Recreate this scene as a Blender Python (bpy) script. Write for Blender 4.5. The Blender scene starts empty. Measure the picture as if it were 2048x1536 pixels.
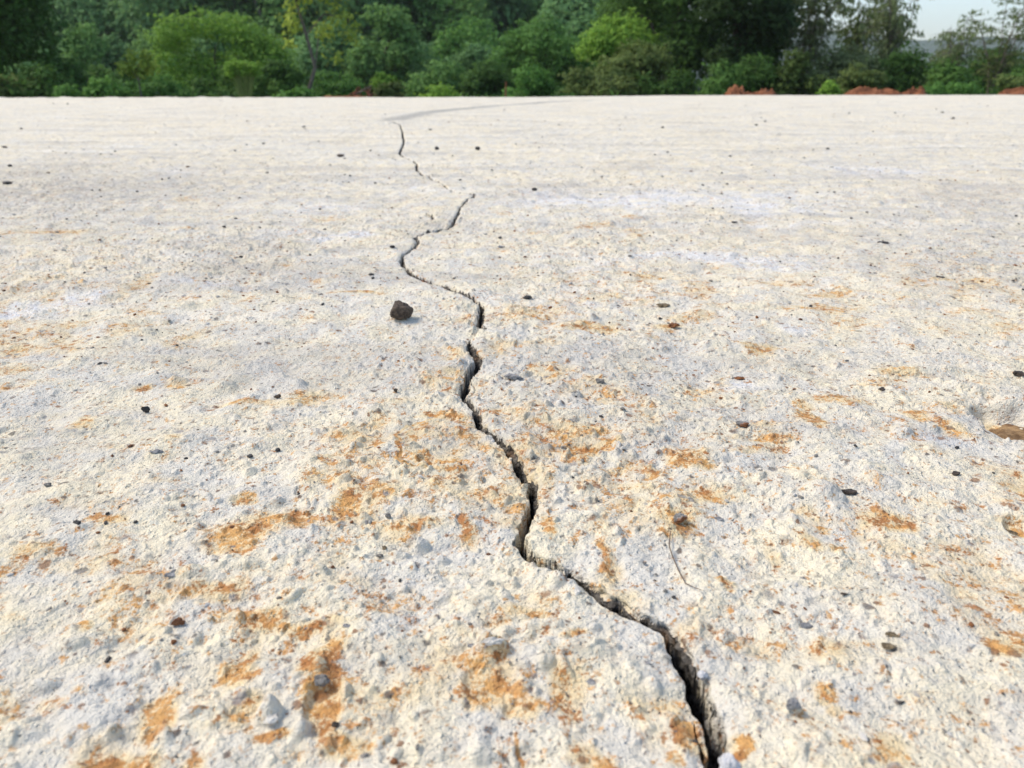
import bpy, bmesh, math, random
import numpy as np
from mathutils import Vector, Matrix, noise as mnoise
rad = math.radians
scene = bpy.context.scene
COL = scene.collection

# ------------------------------------------------------------------ camera
H_CAM, PITCH, FPX = 0.15, rad(21.3), 1547.0
cam_d = bpy.data.cameras.new('camera'); cam = bpy.data.objects.new('camera', cam_d); COL.objects.link(cam)
cam.location = (0, 0, H_CAM); cam.rotation_euler = (rad(90) - PITCH, 0, 0)
cam_d.sensor_width = 36; cam_d.lens = 36 * FPX / 2048; cam_d.clip_start = 0.01; cam_d.clip_end = 6000
cam_d.dof.use_dof = True; cam_d.dof.focus_distance = 0.37; cam_d.dof.aperture_fstop = 20.0
scene.camera = cam
# ------------------------------------------------------------------ world, sun, exposure
SUN_EL, SUN_AZ = 50, -78         # azimuth from +Y (view direction), negative = to the left
w = bpy.data.worlds.new('World'); scene.world = w; w.use_nodes = True
nt = w.node_tree; nt.nodes.clear()
sky = nt.nodes.new('ShaderNodeTexSky'); sky.sky_type = 'NISHITA'; sky.sun_disc = False
sky.sun_elevation = rad(SUN_EL); sky.sun_rotation = rad(SUN_AZ); sky.air_density = 1.0; sky.dust_density = 1.3; sky.ozone_density = 0.6
bg = nt.nodes.new('ShaderNodeBackground'); bg.inputs[1].default_value = 0.135
wo = nt.nodes.new('ShaderNodeOutputWorld'); nt.links.new(sky.outputs[0], bg.inputs[0]); nt.links.new(bg.outputs[0], wo.inputs[0])
sl = bpy.data.lights.new('sun', 'SUN'); sl.energy = 1.85; sl.angle = rad(18); sl.color = (1.0, 0.885, 0.72)
so = bpy.data.objects.new('sun', sl); COL.objects.link(so); so.location = (0, 0, 50)
sd = Vector((math.sin(rad(SUN_AZ)) * math.cos(rad(SUN_EL)), math.cos(rad(SUN_AZ)) * math.cos(rad(SUN_EL)), math.sin(rad(SUN_EL))))
so.rotation_euler = sd.to_track_quat('Z', 'Y').to_euler()
scene.view_settings.view_transform = 'Standard'; scene.view_settings.look = 'None'
scene.view_settings.exposure = 0.84; scene.view_settings.gamma = 1.0
scene.cycles.volume_bounces = 0

# ------------------------------------------------------------------ helpers
SP, CP = math.sin(PITCH), math.cos(PITCH)
def gnd(px, py):                       # photograph pixel (2048 wide) -> point of the slab plane
    xr = (px - 1024) / FPX; yr = (768 - py) / FPX
    dy = CP + yr * SP; dz = -SP + yr * CP; s = H_CAM / -dz
    return xr * s, dy * s
def at(px, py, Y):                     # point at distance Y
    xr = (px - 1024) / FPX; yr = (768 - py) / FPX
    s = Y / (CP + yr * SP)
    return xr * s, Y, H_CAM + (-SP + yr * CP) * s
def pxs(x, y): return (y * CP + H_CAM * SP) / FPX      # metres per photo pixel there

def link(o, parent=None):
    COL.objects.link(o)
    if parent: o.parent = parent
    return o
def tag(o, label=None, cat=None, group=None, kind=None):
    if label: o['label'] = label
    if cat: o['category'] = cat
    if group: o['group'] = group
    if kind: o['kind'] = kind
    return o
def empty(name, loc, rz=0):
    o = bpy.data.objects.new(name, None); o.location = loc; o.rotation_euler = (0, 0, rz); o.empty_display_size = .1
    return link(o)
def np_mesh(name, V, F, mat, parent=None, smooth=False, attrs=None):
    """V (n,3), F (m,k) uniform polygons"""
    me = bpy.data.meshes.new(name); V = np.asarray(V, np.float32); F = np.asarray(F, np.int32)
    m, k = F.shape
    me.vertices.add(len(V)); me.vertices.foreach_set('co', V.ravel())
    me.loops.add(m * k); me.loops.foreach_set('vertex_index', F.ravel())
    me.polygons.add(m); me.polygons.foreach_set('loop_start', np.arange(0, m * k, k, dtype=np.int32))
    if smooth: me.polygons.foreach_set('use_smooth', np.ones(m, bool))
    else: me.polygons.foreach_set('use_smooth', np.zeros(m, bool))
    for a, v in (attrs or {}).items():
        at_ = me.attributes.new(a, 'FLOAT', 'POINT'); at_.data.foreach_set('value', np.asarray(v, np.float32).ravel())
    me.update(calc_edges=True); me.materials.append(mat)
    o = bpy.data.objects.new(name, me)
    return link(o, parent)
def tubes(paths, sides=6):
    """paths: list of (points, radii) -> V, F"""
    Vs, Fs, n = [], [], 0
    for P, R in paths:
        P = [Vector(p) for p in P]
        for i, p in enumerate(P):
            d = (P[min(i + 1, len(P) - 1)] - P[max(i - 1, 0)]).normalized()
            a = d.cross(Vector((.31, .95, .1))).normalized(); b = d.cross(a)
            for s in range(sides):
                t = 2 * math.pi * s / sides
                Vs.append(p + (a * math.cos(t) + b * math.sin(t)) * R[i])
        for i in range(len(P) - 1):
            for s in range(sides):
                s2 = (s + 1) % sides
                Fs.append((n + i * sides + s, n + i * sides + s2, n + (i + 1) * sides + s2, n + (i + 1) * sides + s))
        n += len(P) * sides
    return np.array([tuple(v) for v in Vs]), np.array(Fs)

# ---- numpy noise
def _h(ix, iy, seed):
    n = (ix.astype(np.uint32) * np.uint32(374761393)) ^ (iy.astype(np.uint32) * np.uint32(668265263)) ^ np.uint32((seed * 2246822519) & 0xffffffff)
    n = (n ^ (n >> np.uint32(13))) * np.uint32(1274126177)
    n = (n ^ (n >> np.uint32(16))) * np.uint32(2654435769); n ^= n >> np.uint32(15)
    return (n & np.uint32(0xffffff)).astype(np.float32) / np.float32(0xffffff)
def vn(x, y, wl, seed):                # smooth noise -1..1 of wavelength wl (gradient type)
    a = seed * 1.7; c, s = math.cos(a), math.sin(a)
    u = (x * c - y * s) / wl + 1000.3; v = (x * s + y * c) / wl + 1000.7
    iu = np.floor(u); iv = np.floor(v); fu = (u - iu).astype(np.float32); fv = (v - iv).astype(np.float32)
    iu = iu.astype(np.int64); iv = iv.astype(np.int64)
    su = fu * fu * fu * (fu * (fu * 6 - 15) + 10); sv = fv * fv * fv * (fv * (fv * 6 - 15) + 10)
    def g(dx, dy):
        t = _h(iu + dx, iv + dy, seed) * (2 * np.pi)
        return np.cos(t) * (fu - dx) + np.sin(t) * (fv - dy)
    return 1.5 * ((g(0, 0) * (1 - su) + g(1, 0) * su) * (1 - sv) + (g(0, 1) * (1 - su) + g(1, 1) * su) * sv)
def domes(x, y, cell, seed, prob, r0=.18, r1=.48, sharp=1.0):
    """irregular domes strewn on jittered cells: returns height 0..1 and the dome's random value"""
    u = x / cell + 500.5; v = y / cell + 500.5
    iu = np.floor(u).astype(np.int64); iv = np.floor(v).astype(np.int64)
    best = np.zeros(x.shape, np.float32); rnd = np.zeros(x.shape, np.float32)
    for dx in (-1, 0, 1):
        for dy in (-1, 0, 1):
            a, b = iu + dx, iv + dy
            p = _h(a, b, seed + 1)
            cx = a + .2 + .6 * _h(a, b, seed + 2); cy = b + .2 + .6 * _h(a, b, seed + 3)
            r = r0 + (r1 - r0) * _h(a, b, seed + 4) ** 2
            th = _h(a, b, seed + 5) * 6.28; e = .6 + .8 * _h(a, b, seed + 6)
            ex, ey = (u - cx), (v - cy)
            q = ((ex * np.cos(th) + ey * np.sin(th)) * e) ** 2 + ((-ex * np.sin(th) + ey * np.cos(th)) / e) ** 2
            h = np.clip(1 - q / (r * r), 0, 1) ** sharp * (r / r1) * (p < prob)
            k = h > best; best = np.where(k, h, best); rnd = np.where(k, _h(a, b, seed + 7), rnd)
    return best.astype(np.float32), rnd
def sstep(a, b, x):
    t = np.clip((x - a) / (b - a), 0, 1); return t * t * (3 - 2 * t)

# ---- materials
class NT:
    def __init__(s, name):
        s.m = bpy.data.materials.new(name); s.m.use_nodes = True; s.t = s.m.node_tree; s.t.nodes.clear()
        s.out = s.t.nodes.new('ShaderNodeOutputMaterial')
    def n(s, typ, **kw):
        nd = s.t.nodes.new('ShaderNode' + typ)
        for k, v in kw.items(): setattr(nd, k, v)
        return nd
    def set(s, sock, v):
        if isinstance(v, bpy.types.NodeSocket): s.t.links.new(v, sock)
        elif isinstance(v, (tuple, list)): sock.default_value = tuple(v) + ((1,) if len(v) == 3 and len(sock.default_value) == 4 else ())
        else: sock.default_value = v
    def noise(s, vec, scale, detail=3, rough=.55, dist=0, out=0):
        nd = s.n('TexNoise'); s.set(nd.inputs['Vector'], vec); s.set(nd.inputs['Scale'], scale); s.set(nd.inputs['Detail'], detail)
        s.set(nd.inputs['Roughness'], rough); s.set(nd.inputs['Distortion'], dist); return nd.outputs[out]
    def voro(s, vec, scale, rnd=1.0, feature='F1', out='Distance'):
        nd = s.n('TexVoronoi', feature=feature); s.set(nd.inputs['Vector'], vec); s.set(nd.inputs['Scale'], scale); s.set(nd.inputs['Randomness'], rnd)
        return nd.outputs[out]
    def math(s, op, a, b=0.0, c=0.0, clamp=False):
        nd = s.n('Math', operation=op, use_clamp=clamp); s.set(nd.inputs[0], a); s.set(nd.inputs[1], b); s.set(nd.inputs[2], c); return nd.outputs[0]
    def rng(s, v, a, b, c=0.0, d=1.0, smooth=True):
        nd = s.n('MapRange', interpolation_type='SMOOTHSTEP' if smooth else 'LINEAR'); s.set(nd.inputs[0], v)
        for i, q in enumerate((a, b, c, d)): s.set(nd.inputs[i + 1], q)
        return nd.outputs[0]
    def mix(s, f, a, b, blend='MIX'):
        nd = s.n('Mix', data_type='RGBA', blend_type=blend); s.set(nd.inputs[0], f); s.set(nd.inputs[6], a); s.set(nd.inputs[7], b); return nd.outputs[2]
    def attr(s, name): return s.n('Attribute', attribute_name=name).outputs['Fac']
    def pos(s): return s.n('NewGeometry').outputs['Position']
    def obj(s): return s.n('TexCoord').outputs['Object']
    def bump(s, h, dist, strength=1.0, nrm=None):
        nd = s.n('Bump'); s.set(nd.inputs['Height'], h); s.set(nd.inputs['Distance'], dist); s.set(nd.inputs['Strength'], strength)
        if nrm is not None: s.set(nd.inputs['Normal'], nrm)
        return nd.outputs[0]
    def bsdf(s, col, rough=.9, nrm=None, spec=.25):
        nd = s.n('BsdfPrincipled'); s.set(nd.inputs['Base Color'], col); s.set(nd.inputs['Roughness'], rough); s.set(nd.inputs['Specular IOR Level'], spec)
        if nrm is not None: s.set(nd.inputs['Normal'], nrm)
        return nd.outputs[0]
    def done(s, sh): s.t.links.new(sh, s.out.inputs[0]); return s.m

def concrete_material():
    s = NT('weathered_concrete'); P = s.pos()
    big = s.noise(P, 3.0, 3, .55, .6); big2 = s.noise(P, 7.0, 4, .6, .8); mid = s.noise(P, 34, 4, .6, .5)
    sm = s.noise(P, 130, 4, .65); fine = s.noise(P, 520, 3, .6)
    col = s.mix(s.rng(big, .40, .60), (.725, .665, .535), (.68, .65, .57))
    col = s.mix(s.rng(s.math('ADD', s.attr('pale'), s.math('MULTIPLY', s.math('SUBTRACT', big2, .5), .8)), .05, 1.0, 0, .85), col, (.74, .76, .81))
    col = s.mix(s.rng(mid, .42, .62, 0, .65), col, (.78, .70, .50))
    col = s.mix(s.rng(mid, .52, .34, 0, .55), col, (.60, .59, .545))
    col = s.mix(s.rng(sm, .42, .30, 0, .6), col, (.42, .41, .38))
    col = s.mix(s.rng(sm, .55, .68, 0, .75), col, (.78, .735, .60))
    col = s.mix(s.rng(fine, .38, .27, 0, .55), col, (.27, .255, .24))
    col = s.mix(s.rng(fine, .62, .74, 0, .5), col, (.76, .74, .69))
    # faint grey and paler colour streaks running across
    mp = s.n('Mapping'); s.set(mp.inputs[0], P); mp.inputs['Scale'].default_value = (2.2, 13, 1)
    st1 = s.noise(mp.outputs[0], 1.0, 6, .62, .3)
    col = s.mix(s.rng(st1, .50, .36, 0, .42), col, (.46, .44, .40)); col = s.mix(s.rng(st1, .55, .68, 0, .5), col, (.80, .77, .69))
    # broad greyish weathering
    gz = s.attr('grime')
    col = s.mix(s.math('MULTIPLY', gz, s.rng(s.noise(P, 60, 4, .7), .3, .65, .35, 1.0)), col, (.36, .345, .315))
    # faint yellow wash round the rusty patches, then the patches themselves
    st = s.attr('stain')
    wash = s.rng(s.math('ADD', st, s.math('MULTIPLY', s.math('SUBTRACT', s.noise(P, 70, 4, .6), .5), 1.6)), .08, .9, 0, .72)
    col = s.mix(wash, col, (.74, .57, .30))
    ns = s.math('MULTIPLY', s.math('SUBTRACT', s.noise(P, 150, 6, .74), .5), 5.6)
    ns2 = s.math('MULTIPLY', s.math('SUBTRACT', s.noise(P, 800, 3, .65), .5), 2.0)
    sf = s.rng(s.math('ADD', st, s.math('ADD', ns, ns2)), .50, 1.12, 0, .90)
    orange = s.mix(s.rng(s.noise(P, 95, 4, .6), .36, .64), (.37, .14, .035), (.63, .335, .105))
    orange = s.mix(s.rng(s.noise(P, 330, 4, .7), .56, .72, 0, .8), orange, (.13, .05, .025))
    col = s.mix(sf, col, orange)
    # scattered rusty and dark flecks
    rz = s.attr('rusty')
    zone = s.rng(s.math('ADD', s.noise(P, 12, 4, .65), s.math('MULTIPLY', rz, .26)), .45, .63)
    f1 = s.math('MULTIPLY', s.rng(s.noise(P, 240, 5, .72), .575, .66), zone)
    col = s.mix(s.math('MULTIPLY', f1, .9), col, s.mix(s.rng(s.noise(P, 60, 3), .4, .6), (.34, .14, .045), (.56, .33, .14)))
    for sc, sd_, hi in ((170, 120, .85), (95, 70, .8), (330, 150, .85), (62, 34, .3)):
        f2 = s.rng(s.math('ADD', s.voro(P, sc), s.math('MULTIPLY', s.math('SUBTRACT', s.noise(P, sc * 3, 3, .7), .5), .5)), .22, .12, 0, hi)
        f2 = s.math('MULTIPLY', f2, s.rng(s.math('ADD', s.noise(P, sd_, 2, .5), s.math('MULTIPLY', gz, .26)), .48, .57))
        fc = s.mix(s.rng(s.noise(P, 40, 3, .6), .44, .54), (.115, .105, .095), (.25, .12, .055)); fc = s.mix(s.rng(s.noise(P, 90, 2), .5, .6), fc, (.30, .29, .28))
        col = s.mix(f2, col, fc)
    # aggregate lumps showing through: grey
    lc = s.attr('lump')
    col = s.mix(s.rng(lc, .0, 1.0, 0, .18), col, s.mix(s.rng(s.noise(P, 80, 1), .4, .6), (.36, .36, .37), (.66, .64, .60)))
    # damp smear far out
    col = s.mix(s.rng(s.attr('damp'), .0, 1.0, 0, .75), col, (.30, .30, .28))
    h = s.math('ADD', s.math('MULTIPLY', s.noise(P, 330, 4, .65), 1.0), s.math('MULTIPLY', s.noise(P, 1200, 2, .6), .3))
    pit = s.math('MULTIPLY', s.rng(s.voro(P, 260), .20, .08), -.35)
    h = s.math('ADD', h, pit)
    nrm = s.bump(h, .0028, .9)
    return s.done(s.bsdf(col, .92, nrm, .2))
def crack_material():
    s = NT('crack_wall'); P = s.pos()
    c = s.mix(s.rng(s.noise(P, 320, 5, .7), .34, .62), (.055, .048, .042), (.25, .235, .21))  # wall colour darkened so the shade inside the crack reads deeper
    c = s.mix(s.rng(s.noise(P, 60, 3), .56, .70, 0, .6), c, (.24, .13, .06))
    h = s.math('ADD', s.noise(P, 380, 5, .7), s.math('MULTIPLY', s.voro(P, 420), .5))
    return s.done(s.bsdf(c, .95, s.bump(h, .004, 1.0), .1))
def stone_material(name, a, b, scale=260, rough=.8, spec=.3, c=None, cs=.6):
    s = NT(name); P = s.obj()
    col = s.mix(s.rng(s.noise(P, scale, 5, .68), .36, .64), a, b)
    if c: col = s.mix(s.rng(s.noise(P, scale * .45, 3, .6), cs - .06, cs + .06), col, c)
    return s.done(s.bsdf(col, rough, s.bump(s.noise(P, scale * 1.6, 5, .7), .0012, .9), spec))
def leaf_material(name, dark, light, accent=None, af=.0, trans=.35):
    s = NT(name); t = s.attr('tone'); r = s.n('ObjectInfo').outputs['Random']
    col = s.mix(t, dark, light)
    col = s.mix(s.math('MULTIPLY', r, .55), col, tuple(x * .62 for x in dark))
    if accent: col = s.mix(s.rng(t, 1 - af, 1 - af * .7), col, accent)
    p = s.bsdf(col, .65, None, .08)
    tr = s.n('BsdfTranslucent'); s.set(tr.inputs[0], s.mix(.5, col, light))
    m = s.n('MixShader'); s.set(m.inputs[0], trans); s.t.links.new(p, m.inputs[1]); s.t.links.new(tr.outputs[0], m.inputs[2])
    return s.done(m.outputs[0])
def bark_material(name, a, b):
    s = NT(name); P = s.obj(); st = s.n('Mapping'); s.set(st.inputs[0], P); st.inputs['Scale'].default_value = (1, 1, .25)
    n = s.noise(st.outputs[0], 22, 5, .65)
    return s.done(s.bsdf(s.mix(s.rng(n, .35, .65), a, b), .9, s.bump(n, .02, .8), .1))
def soil_material(name, a, b, c, scale=9):
    s = NT(name); P = s.pos(); n = s.noise(P, scale, 6, .65)
    col = s.mix(s.rng(n, .36, .62), a, b); col = s.mix(s.rng(s.noise(P, scale * .3, 4), .5, .66), col, c)
    return s.done(s.bsdf(col, .95, s.bump(s.noise(P, scale * 2.5, 6, .7), .05, .9), .1))

# ------------------------------------------------------------------ the slab, its crack
EDGE0 = 9.3
def edge_y(x): return 9.1 + .42 * sstep(0, 2.2, x) * 2.6 + .08 * x + .04 * np.sin(x * 3.1) + .03 * np.sin(x * 11.3)
MAIN = [(800,250,3),(805,265,6),(808,285,7),(800,308,7),(815,318,5),(835,326,6),(833,338,7),(848,348,7),(870,358,6),(888,368,5),(905,380,5),(930,386,4),
 (952,390,6),(935,397,6),(920,412,7),(912,428,9),(905,440,12),(893,451,11),(868,456,6),(845,459,5),(828,468,11),(838,480,10),(820,493,9),(803,510,11),(806,525,12),(825,542,15),
 (850,553,17),(880,562,18),(905,575,19),(945,590,19),(962,603,14),(963,620,17),(959,641,16),(959,647,2),(952,659,1),(942,668,1.5),(938,680,12),(945,695,19),(955,710,22),
 (951,725,22),(935,745,20),(927,765,24),(932,790,18),(950,815,23),(968,840,22),(1000,865,25),(1025,900,30),(1045,935,31),(1068,960,30),(1071,990,27),(1060,1015,30),
 (1045,1040,30),(1040,1070,30),(1055,1095,34),(1090,1115,38),(1130,1130,38),(1170,1155,40),(1215,1180,43),(1265,1212,44),(1310,1235,42),(1342,1258,44),(1368,1295,46),
 (1390,1345,64),(1413,1400,66),(1434,1450,62),(1438,1500,68),(1425,1570,80),(1420,1680,80)]
BRANCH = [[(1384,1418,3),(1387,1440,9),(1393,1470,13),(1406,1503,18),(1424,1535,30)], [(1312,1217,2),(1319,1232,5),(1330,1248,10)], [(855,425,4),(863,428,5),(868,434,8)],
 [(916,668,3),(928,672,7),(938,682,9)], [(958,640,12),(968,647,12),(982,653,7)], [(803,510,8),(798,518,6),(806,525,6)], [(775,243,3),(800,250,3)], [(940,735,3),(948,765,2),(942,790,2)],
 [(1150,935,2),(1175,934,1.5)], [(1090,1115,3),(1075,1100,2)]]
def world_path(pts):
    out = []
    for px, py, wd in pts:
        x, y = gnd(px, py); out.append((x, y, wd * pxs(x, y) * (.80 if py < 400 else .85 if py < 500 else .95)))
    return out
PATHS = [world_path(MAIN)] + [world_path(b) for b in BRANCH]
def crack_field(x, y, more=False):
    """half width minus distance (m): > 0 inside the crack"""
    wx = x + .0010 * vn(x, y, .0062, 61) + .00035 * vn(x, y, .0026, 62) + .0016 * vn(x, y, .017, 63)
    wy = y + .0012 * vn(x, y, .0066, 64) + .00035 * vn(x, y, .0028, 65) + .0020 * vn(x, y, .019, 66)
    best = np.full(x.shape, -1.0, np.float32); uu = np.zeros(x.shape, np.float32); ww = np.full(x.shape, .002, np.float32)
    for path in PATHS:
        for (x0, y0, w0), (x1, y1, w1) in zip(path[:-1], path[1:]):
            m = max(w0, w1) + .02
            k = np.nonzero((wx > min(x0, x1) - m) & (wx < max(x0, x1) + m) & (wy > min(y0, y1) - m) & (wy < max(y0, y1) + m))
            if not len(k[0]): continue
            qx, qy = wx[k], wy[k]; dx, dy = x1 - x0, y1 - y0
            t = np.clip(((qx - x0) * dx + (qy - y0) * dy) / (dx * dx + dy * dy), 0, 1)
            d = np.hypot(qx - x0 - t * dx, qy - y0 - t * dy)
            hw = (w0 + (w1 - w0) * t) * .43; f = hw - d; b = f > best[k]; sg = np.sign(qx - x0 - t * dx)
            best[k] = np.where(b, f, best[k]); uu[k] = np.where(b, sg * d / hw, uu[k]); ww[k] = np.where(b, hw, ww[k])
    return (best, uu, ww) if more else best
PITS = [(1055,1500,40,20,.0012),(2040,838,80,34,.010),(850,903,18,9,.0016),(650,1395,40,60,.0022),(985,1350,60,40,.0018),(240,1490,70,45,.0015),(2045,1050,30,20,.003),(1170,890,60,14,.0015),(885,870,85,48,.0008)]
PITS = [(*gnd(a, b), c, d, e, a, b) for a, b, c, d, e in PITS]
RIDGES = [(980,1296,44,14,.0042),(538,1415,30,20,.0045),(470,1120,60,12,.002),(80,1350,40,16,.003),(380,1140,40,14,.0025),(60,860,60,10,.003),(1090,1240,60,12,.002),(1600,890,30,12,.002),
 (1560,590,60,8,.002),(1830,740,120,10,.003),(2030,800,60,10,.004),(540,990,40,10,.0018),(1700,1180,70,18,.0015),(860,1480,60,30,.002),(1180,1290,60,20,.002),(360,1000,30,8,.002),(1590,1408,22,13,.003),(30,1450,60,30,.002)]
RIDGES = [(*gnd(a, b), c, d, e, a, b) for a, b, c, d, e in RIDGES]
def ell(x, y, e, pad=1.0):
    cx, cy, rx, ry, hgt, a, b = e
    sx = rx * pxs(cx, cy); sy = abs(gnd(a, b - ry)[1] - gnd(a, b + ry)[1]) / 2
    return ((x - cx) / sx) ** 2 + ((y - cy) / sy) ** 2
def slab_h(x, y, full=False):
    x = x.astype(np.float32); y = y.astype(np.float32)
    h = .0035 * vn(x, y, .9, 1) + .0022 * vn(x, y, .23, 2) + .0020 * vn(x, y, .07, 3) + .0020 * vn(x, y, .027, 4) + .0012 * vn(x, y, .016, 44)
    n8 = vn(x, y, .0105, 5); n4 = vn(x, y, .0047, 6); n2 = vn(x, y, .0024, 7)
    rough = (.42 + .8 * np.clip(vn(x, y, .28, 8) + .3, 0, 1)) * (1 - .62 * sstep(.75, 1.9, y + .35 * vn(x, y, .6, 10) + .25 * x))
    h = h + rough * (.0010 * n8 + .00052 * n4 + .00024 * n2)
    wx = x + .0012 * vn(x, y, .006, 11); wy = y + .0012 * vn(x, y, .006, 12)
    d1, r1 = domes(wx, wy, .0078, 20, .46, .16, .44); d2, r2 = domes(wx, wy, .030, 30, .42, .08, .28); d3, r3 = domes(wx, wy, .0042, 40, .5)
    h = h + rough * (.0026 * d1 * (r1 > .25) - .0016 * d1 * (r1 <= .25) + .0015 * d3 * (r3 > .4) - .0006 * d3 * (r3 < .3)) + .0034 * d2 * (r2 > .3) - .0014 * d2 * (r2 <= .3)
    for e in PITS:
        q = ell(x, y, e); h = h - e[4] * sstep(1.25, .55, q + .35 * n8 + .2 * vn(x, y, .02, 9))
    for e in RIDGES:
        q = ell(x, y, e); h = h + e[4] * np.clip(1 - q - .3 * n8, 0, 1) ** 1.0
    # nothing sticks up before the lens
    cf = crack_field(x, y)
    lip = sstep(-.0030, .0003, cf); h = h - .0011 * lip
    if full: return h, cf, d1 * (r1 > .25), d2 * (r2 > .3), r2, n8
    return h
def hz(x, y): return float(slab_h(np.array([[x]]), np.array([[y]]))[0, 0])

STAINS = [(230,1497,75,42,1.1),(320,1400,34,50,.9),(378,1500,26,34,.8),(505,1400,32,32,.9),(530,1470,26,12,.9),(640,1318,30,36,1.1),(650,1395,46,60,1.1),(690,1470,50,30,1.1),(742,1474,18,18,.9),(470,1318,32,38,.95),
 (75,1410,34,22,.7),(150,1385,20,12,.5),(985,1350,64,46,1.1),(1045,1390,42,24,1.0),(1135,1370,42,55,.7),(945,1385,30,26,.9),(1010,1300,30,20,.8),(500,1228,75,22,.8),(430,1165,55,24,.75),(600,1240,56,12,.85),(410,1190,30,10,.6),(480,1140,26,24,.5),
 (480,1060,70,26,.95),(550,1030,70,18,1.05),(495,985,20,14,.9),(410,1055,16,9,.8),(690,1000,34,42,.9),(745,975,60,24,.85),(805,1040,62,18,.8),(690,940,60,18,.6),(740,880,50,24,.5),(850,903,20,10,1.1),(930,850,46,12,.7),
 (905,925,34,30,.6),(990,985,60,16,.65),(830,860,16,26,.7),(880,818,60,7,.9),(945,835,30,8,.8),(900,890,60,20,.55),(970,880,26,16,.6),(1130,855,44,20,.75),(1190,850,30,13,.9),(1170,895,56,15,1.0),(1228,880,28,9,1.2),(1375,915,40,20,1.05),(1405,930,30,10,.7),
 (1290,940,20,12,.9),(1365,1032,42,24,1.0),(1380,985,60,14,.65),(1340,1050,20,10,.8),(1210,1115,14,50,.75),(1195,1155,40,20,.5),(1097,1050,18,20,.9),(942,1045,20,20,.8),(1780,1045,46,20,1.05),(1450,1155,20,12,1.0),(1640,1055,22,9,.8),(1665,1085,22,8,.7),
 (1610,1080,20,12,.7),(1615,1035,20,8,.6),(1450,1175,14,8,.6),(1550,1100,20,24,.5),(1615,835,24,18,1.1),(1610,812,14,10,.9),(1680,796,52,7,.8),(1800,748,40,9,.7),(1750,760,60,5,.6),(1838,830,26,16,.95),(1895,850,30,14,.6),(2022,1293,36,18,1.15),(1635,1358,20,14,.9),
 (1655,1385,14,14,.8),(1775,1480,50,36,.75),(1735,1450,22,16,.8),(1830,1485,30,22,.5),(1470,1470,26,22,1.1),(1378,1470,36,36,.95),(1345,1405,36,30,.6),(1340,1520,22,18,.8),(1165,1505,30,30,.9),(1020,1530,34,20,.8),(1035,1480,8,30,.6),(1350,1440,20,16,.6),
 (2030,985,30,28,.75),(2040,1045,24,14,.9),(1660,1290,60,30,.55),(1410,1240,80,36,.45),(1490,1270,70,24,.4),(1530,690,44,10,.75),(1640,612,60,9,.7),(1050,620,60,14,.6),(1180,650,60,9,.75),(1340,648,34,8,.85),(1700,640,60,12,.4),(270,770,18,8,.9),(345,757,28,10,.75),
 (170,835,22,10,.8),(500,798,50,7,.8),(585,795,30,6,.6),(60,1100,50,14,.85),(20,1120,30,14,.7),(210,1035,40,10,.85),(1040,1205,50,12,.75),(1000,1225,30,10,.6),(720,577,50,3,.8),(670,860,30,12,.5),(1450,1160,16,10,.8),(150,565,8,5,1.0),(110,465,60,4,.7),(380,400,30,4,.4),
 (1420,870,120,8,.3),(1540,875,40,10,.8),(1530,845,40,9,.5),(1150,780,60,20,.25),(900,740,30,10,.6),(1510,905,30,8,.6),(330,960,40,10,.4),(260,900,50,8,.3),(340,880,20,14,.5),(1160,1010,30,10,.4),(1200,970,60,20,.3),(620,890,50,8,.3),(1655,585,60,5,.6),(1300,545,40,3,.7),
 (1570,560,60,4,.55),(1850,560,60,5,.5),(1930,560,60,4,.6),(1150,1270,16,9,1.0),(1080,1180,50,20,.35),(180,1240,14,8,.9),(30,1220,40,20,.45),(610,1260,60,20,.3),(200,1180,60,20,.25),(930,1240,40,10,.3),(2000,1180,40,14,.5),(1900,1150,50,14,.4),(1880,1010,70,10,.35)]
STAINS += [(2042,846,55,16,1.2),(2000,822,18,12,.8),(900,960,110,60,.34),(1000,920,60,60,.30),(870,880,90,60,.38),(700,960,90,60,.3),(960,1030,60,30,.28),(1390,1450,90,70,.34),(1020,1380,130,60,.32),(680,1420,90,90,.34),(500,1220,140,60,.28),(1700,1460,130,60,.28),(1180,870,80,40,.34)]
STAINS = [(*gnd(a, b), c, d, e, a, b) for a, b, c, d, e in STAINS]
GRIME = [(150,380,300,50,.9),(60,345,180,30,.7),(330,370,200,28,.5),(100,880,250,60,.4),(300,700,300,50,.3),(1700,700,300,60,.25),(120,470,140,20,.5),(950,640,500,20,.15),(1750,1190,160,60,.35),(1750,480,160,30,.3),(1960,470,140,40,.35),(1200,960,160,40,.2),(330,1130,120,22,.5),(1560,880,60,16,.4),(900,1470,90,40,.35),(1900,880,60,20,.4),(1560,1180,60,30,.3),(230,1000,120,14,.3),(560,560,200,20,.3)]
GRIME = [(*gnd(a, b), c, d, e, a, b) for a, b, c, d, e in GRIME]
PALE = [(1300,395,330,20,.9),(1500,410,150,14,.9),(1770,345,110,12,.8),(1560,448,110,10,.9),(1400,515,260,14,.8),(60,605,130,26,1.0),(390,575,110,16,.9),(620,468,120,12,.8),(830,370,60,12,.7),(1100,580,90,16,.7),(1690,775,60,10,0),(1455,765,90,18,.8),(1670,640,40,10,.6),(1900,910,110,22,.6),(540,745,40,14,.5),(1960,370,90,14,.5),(350,345,60,10,.5),(700,415,160,12,.6)]
PALE = [(*gnd(a, b), c, d, e, a, b) for a, b, c, d, e in PALE]
DAMP = [(790,240),(850,225),(930,217),(1000,211),(1100,204),(1180,201)]

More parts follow.
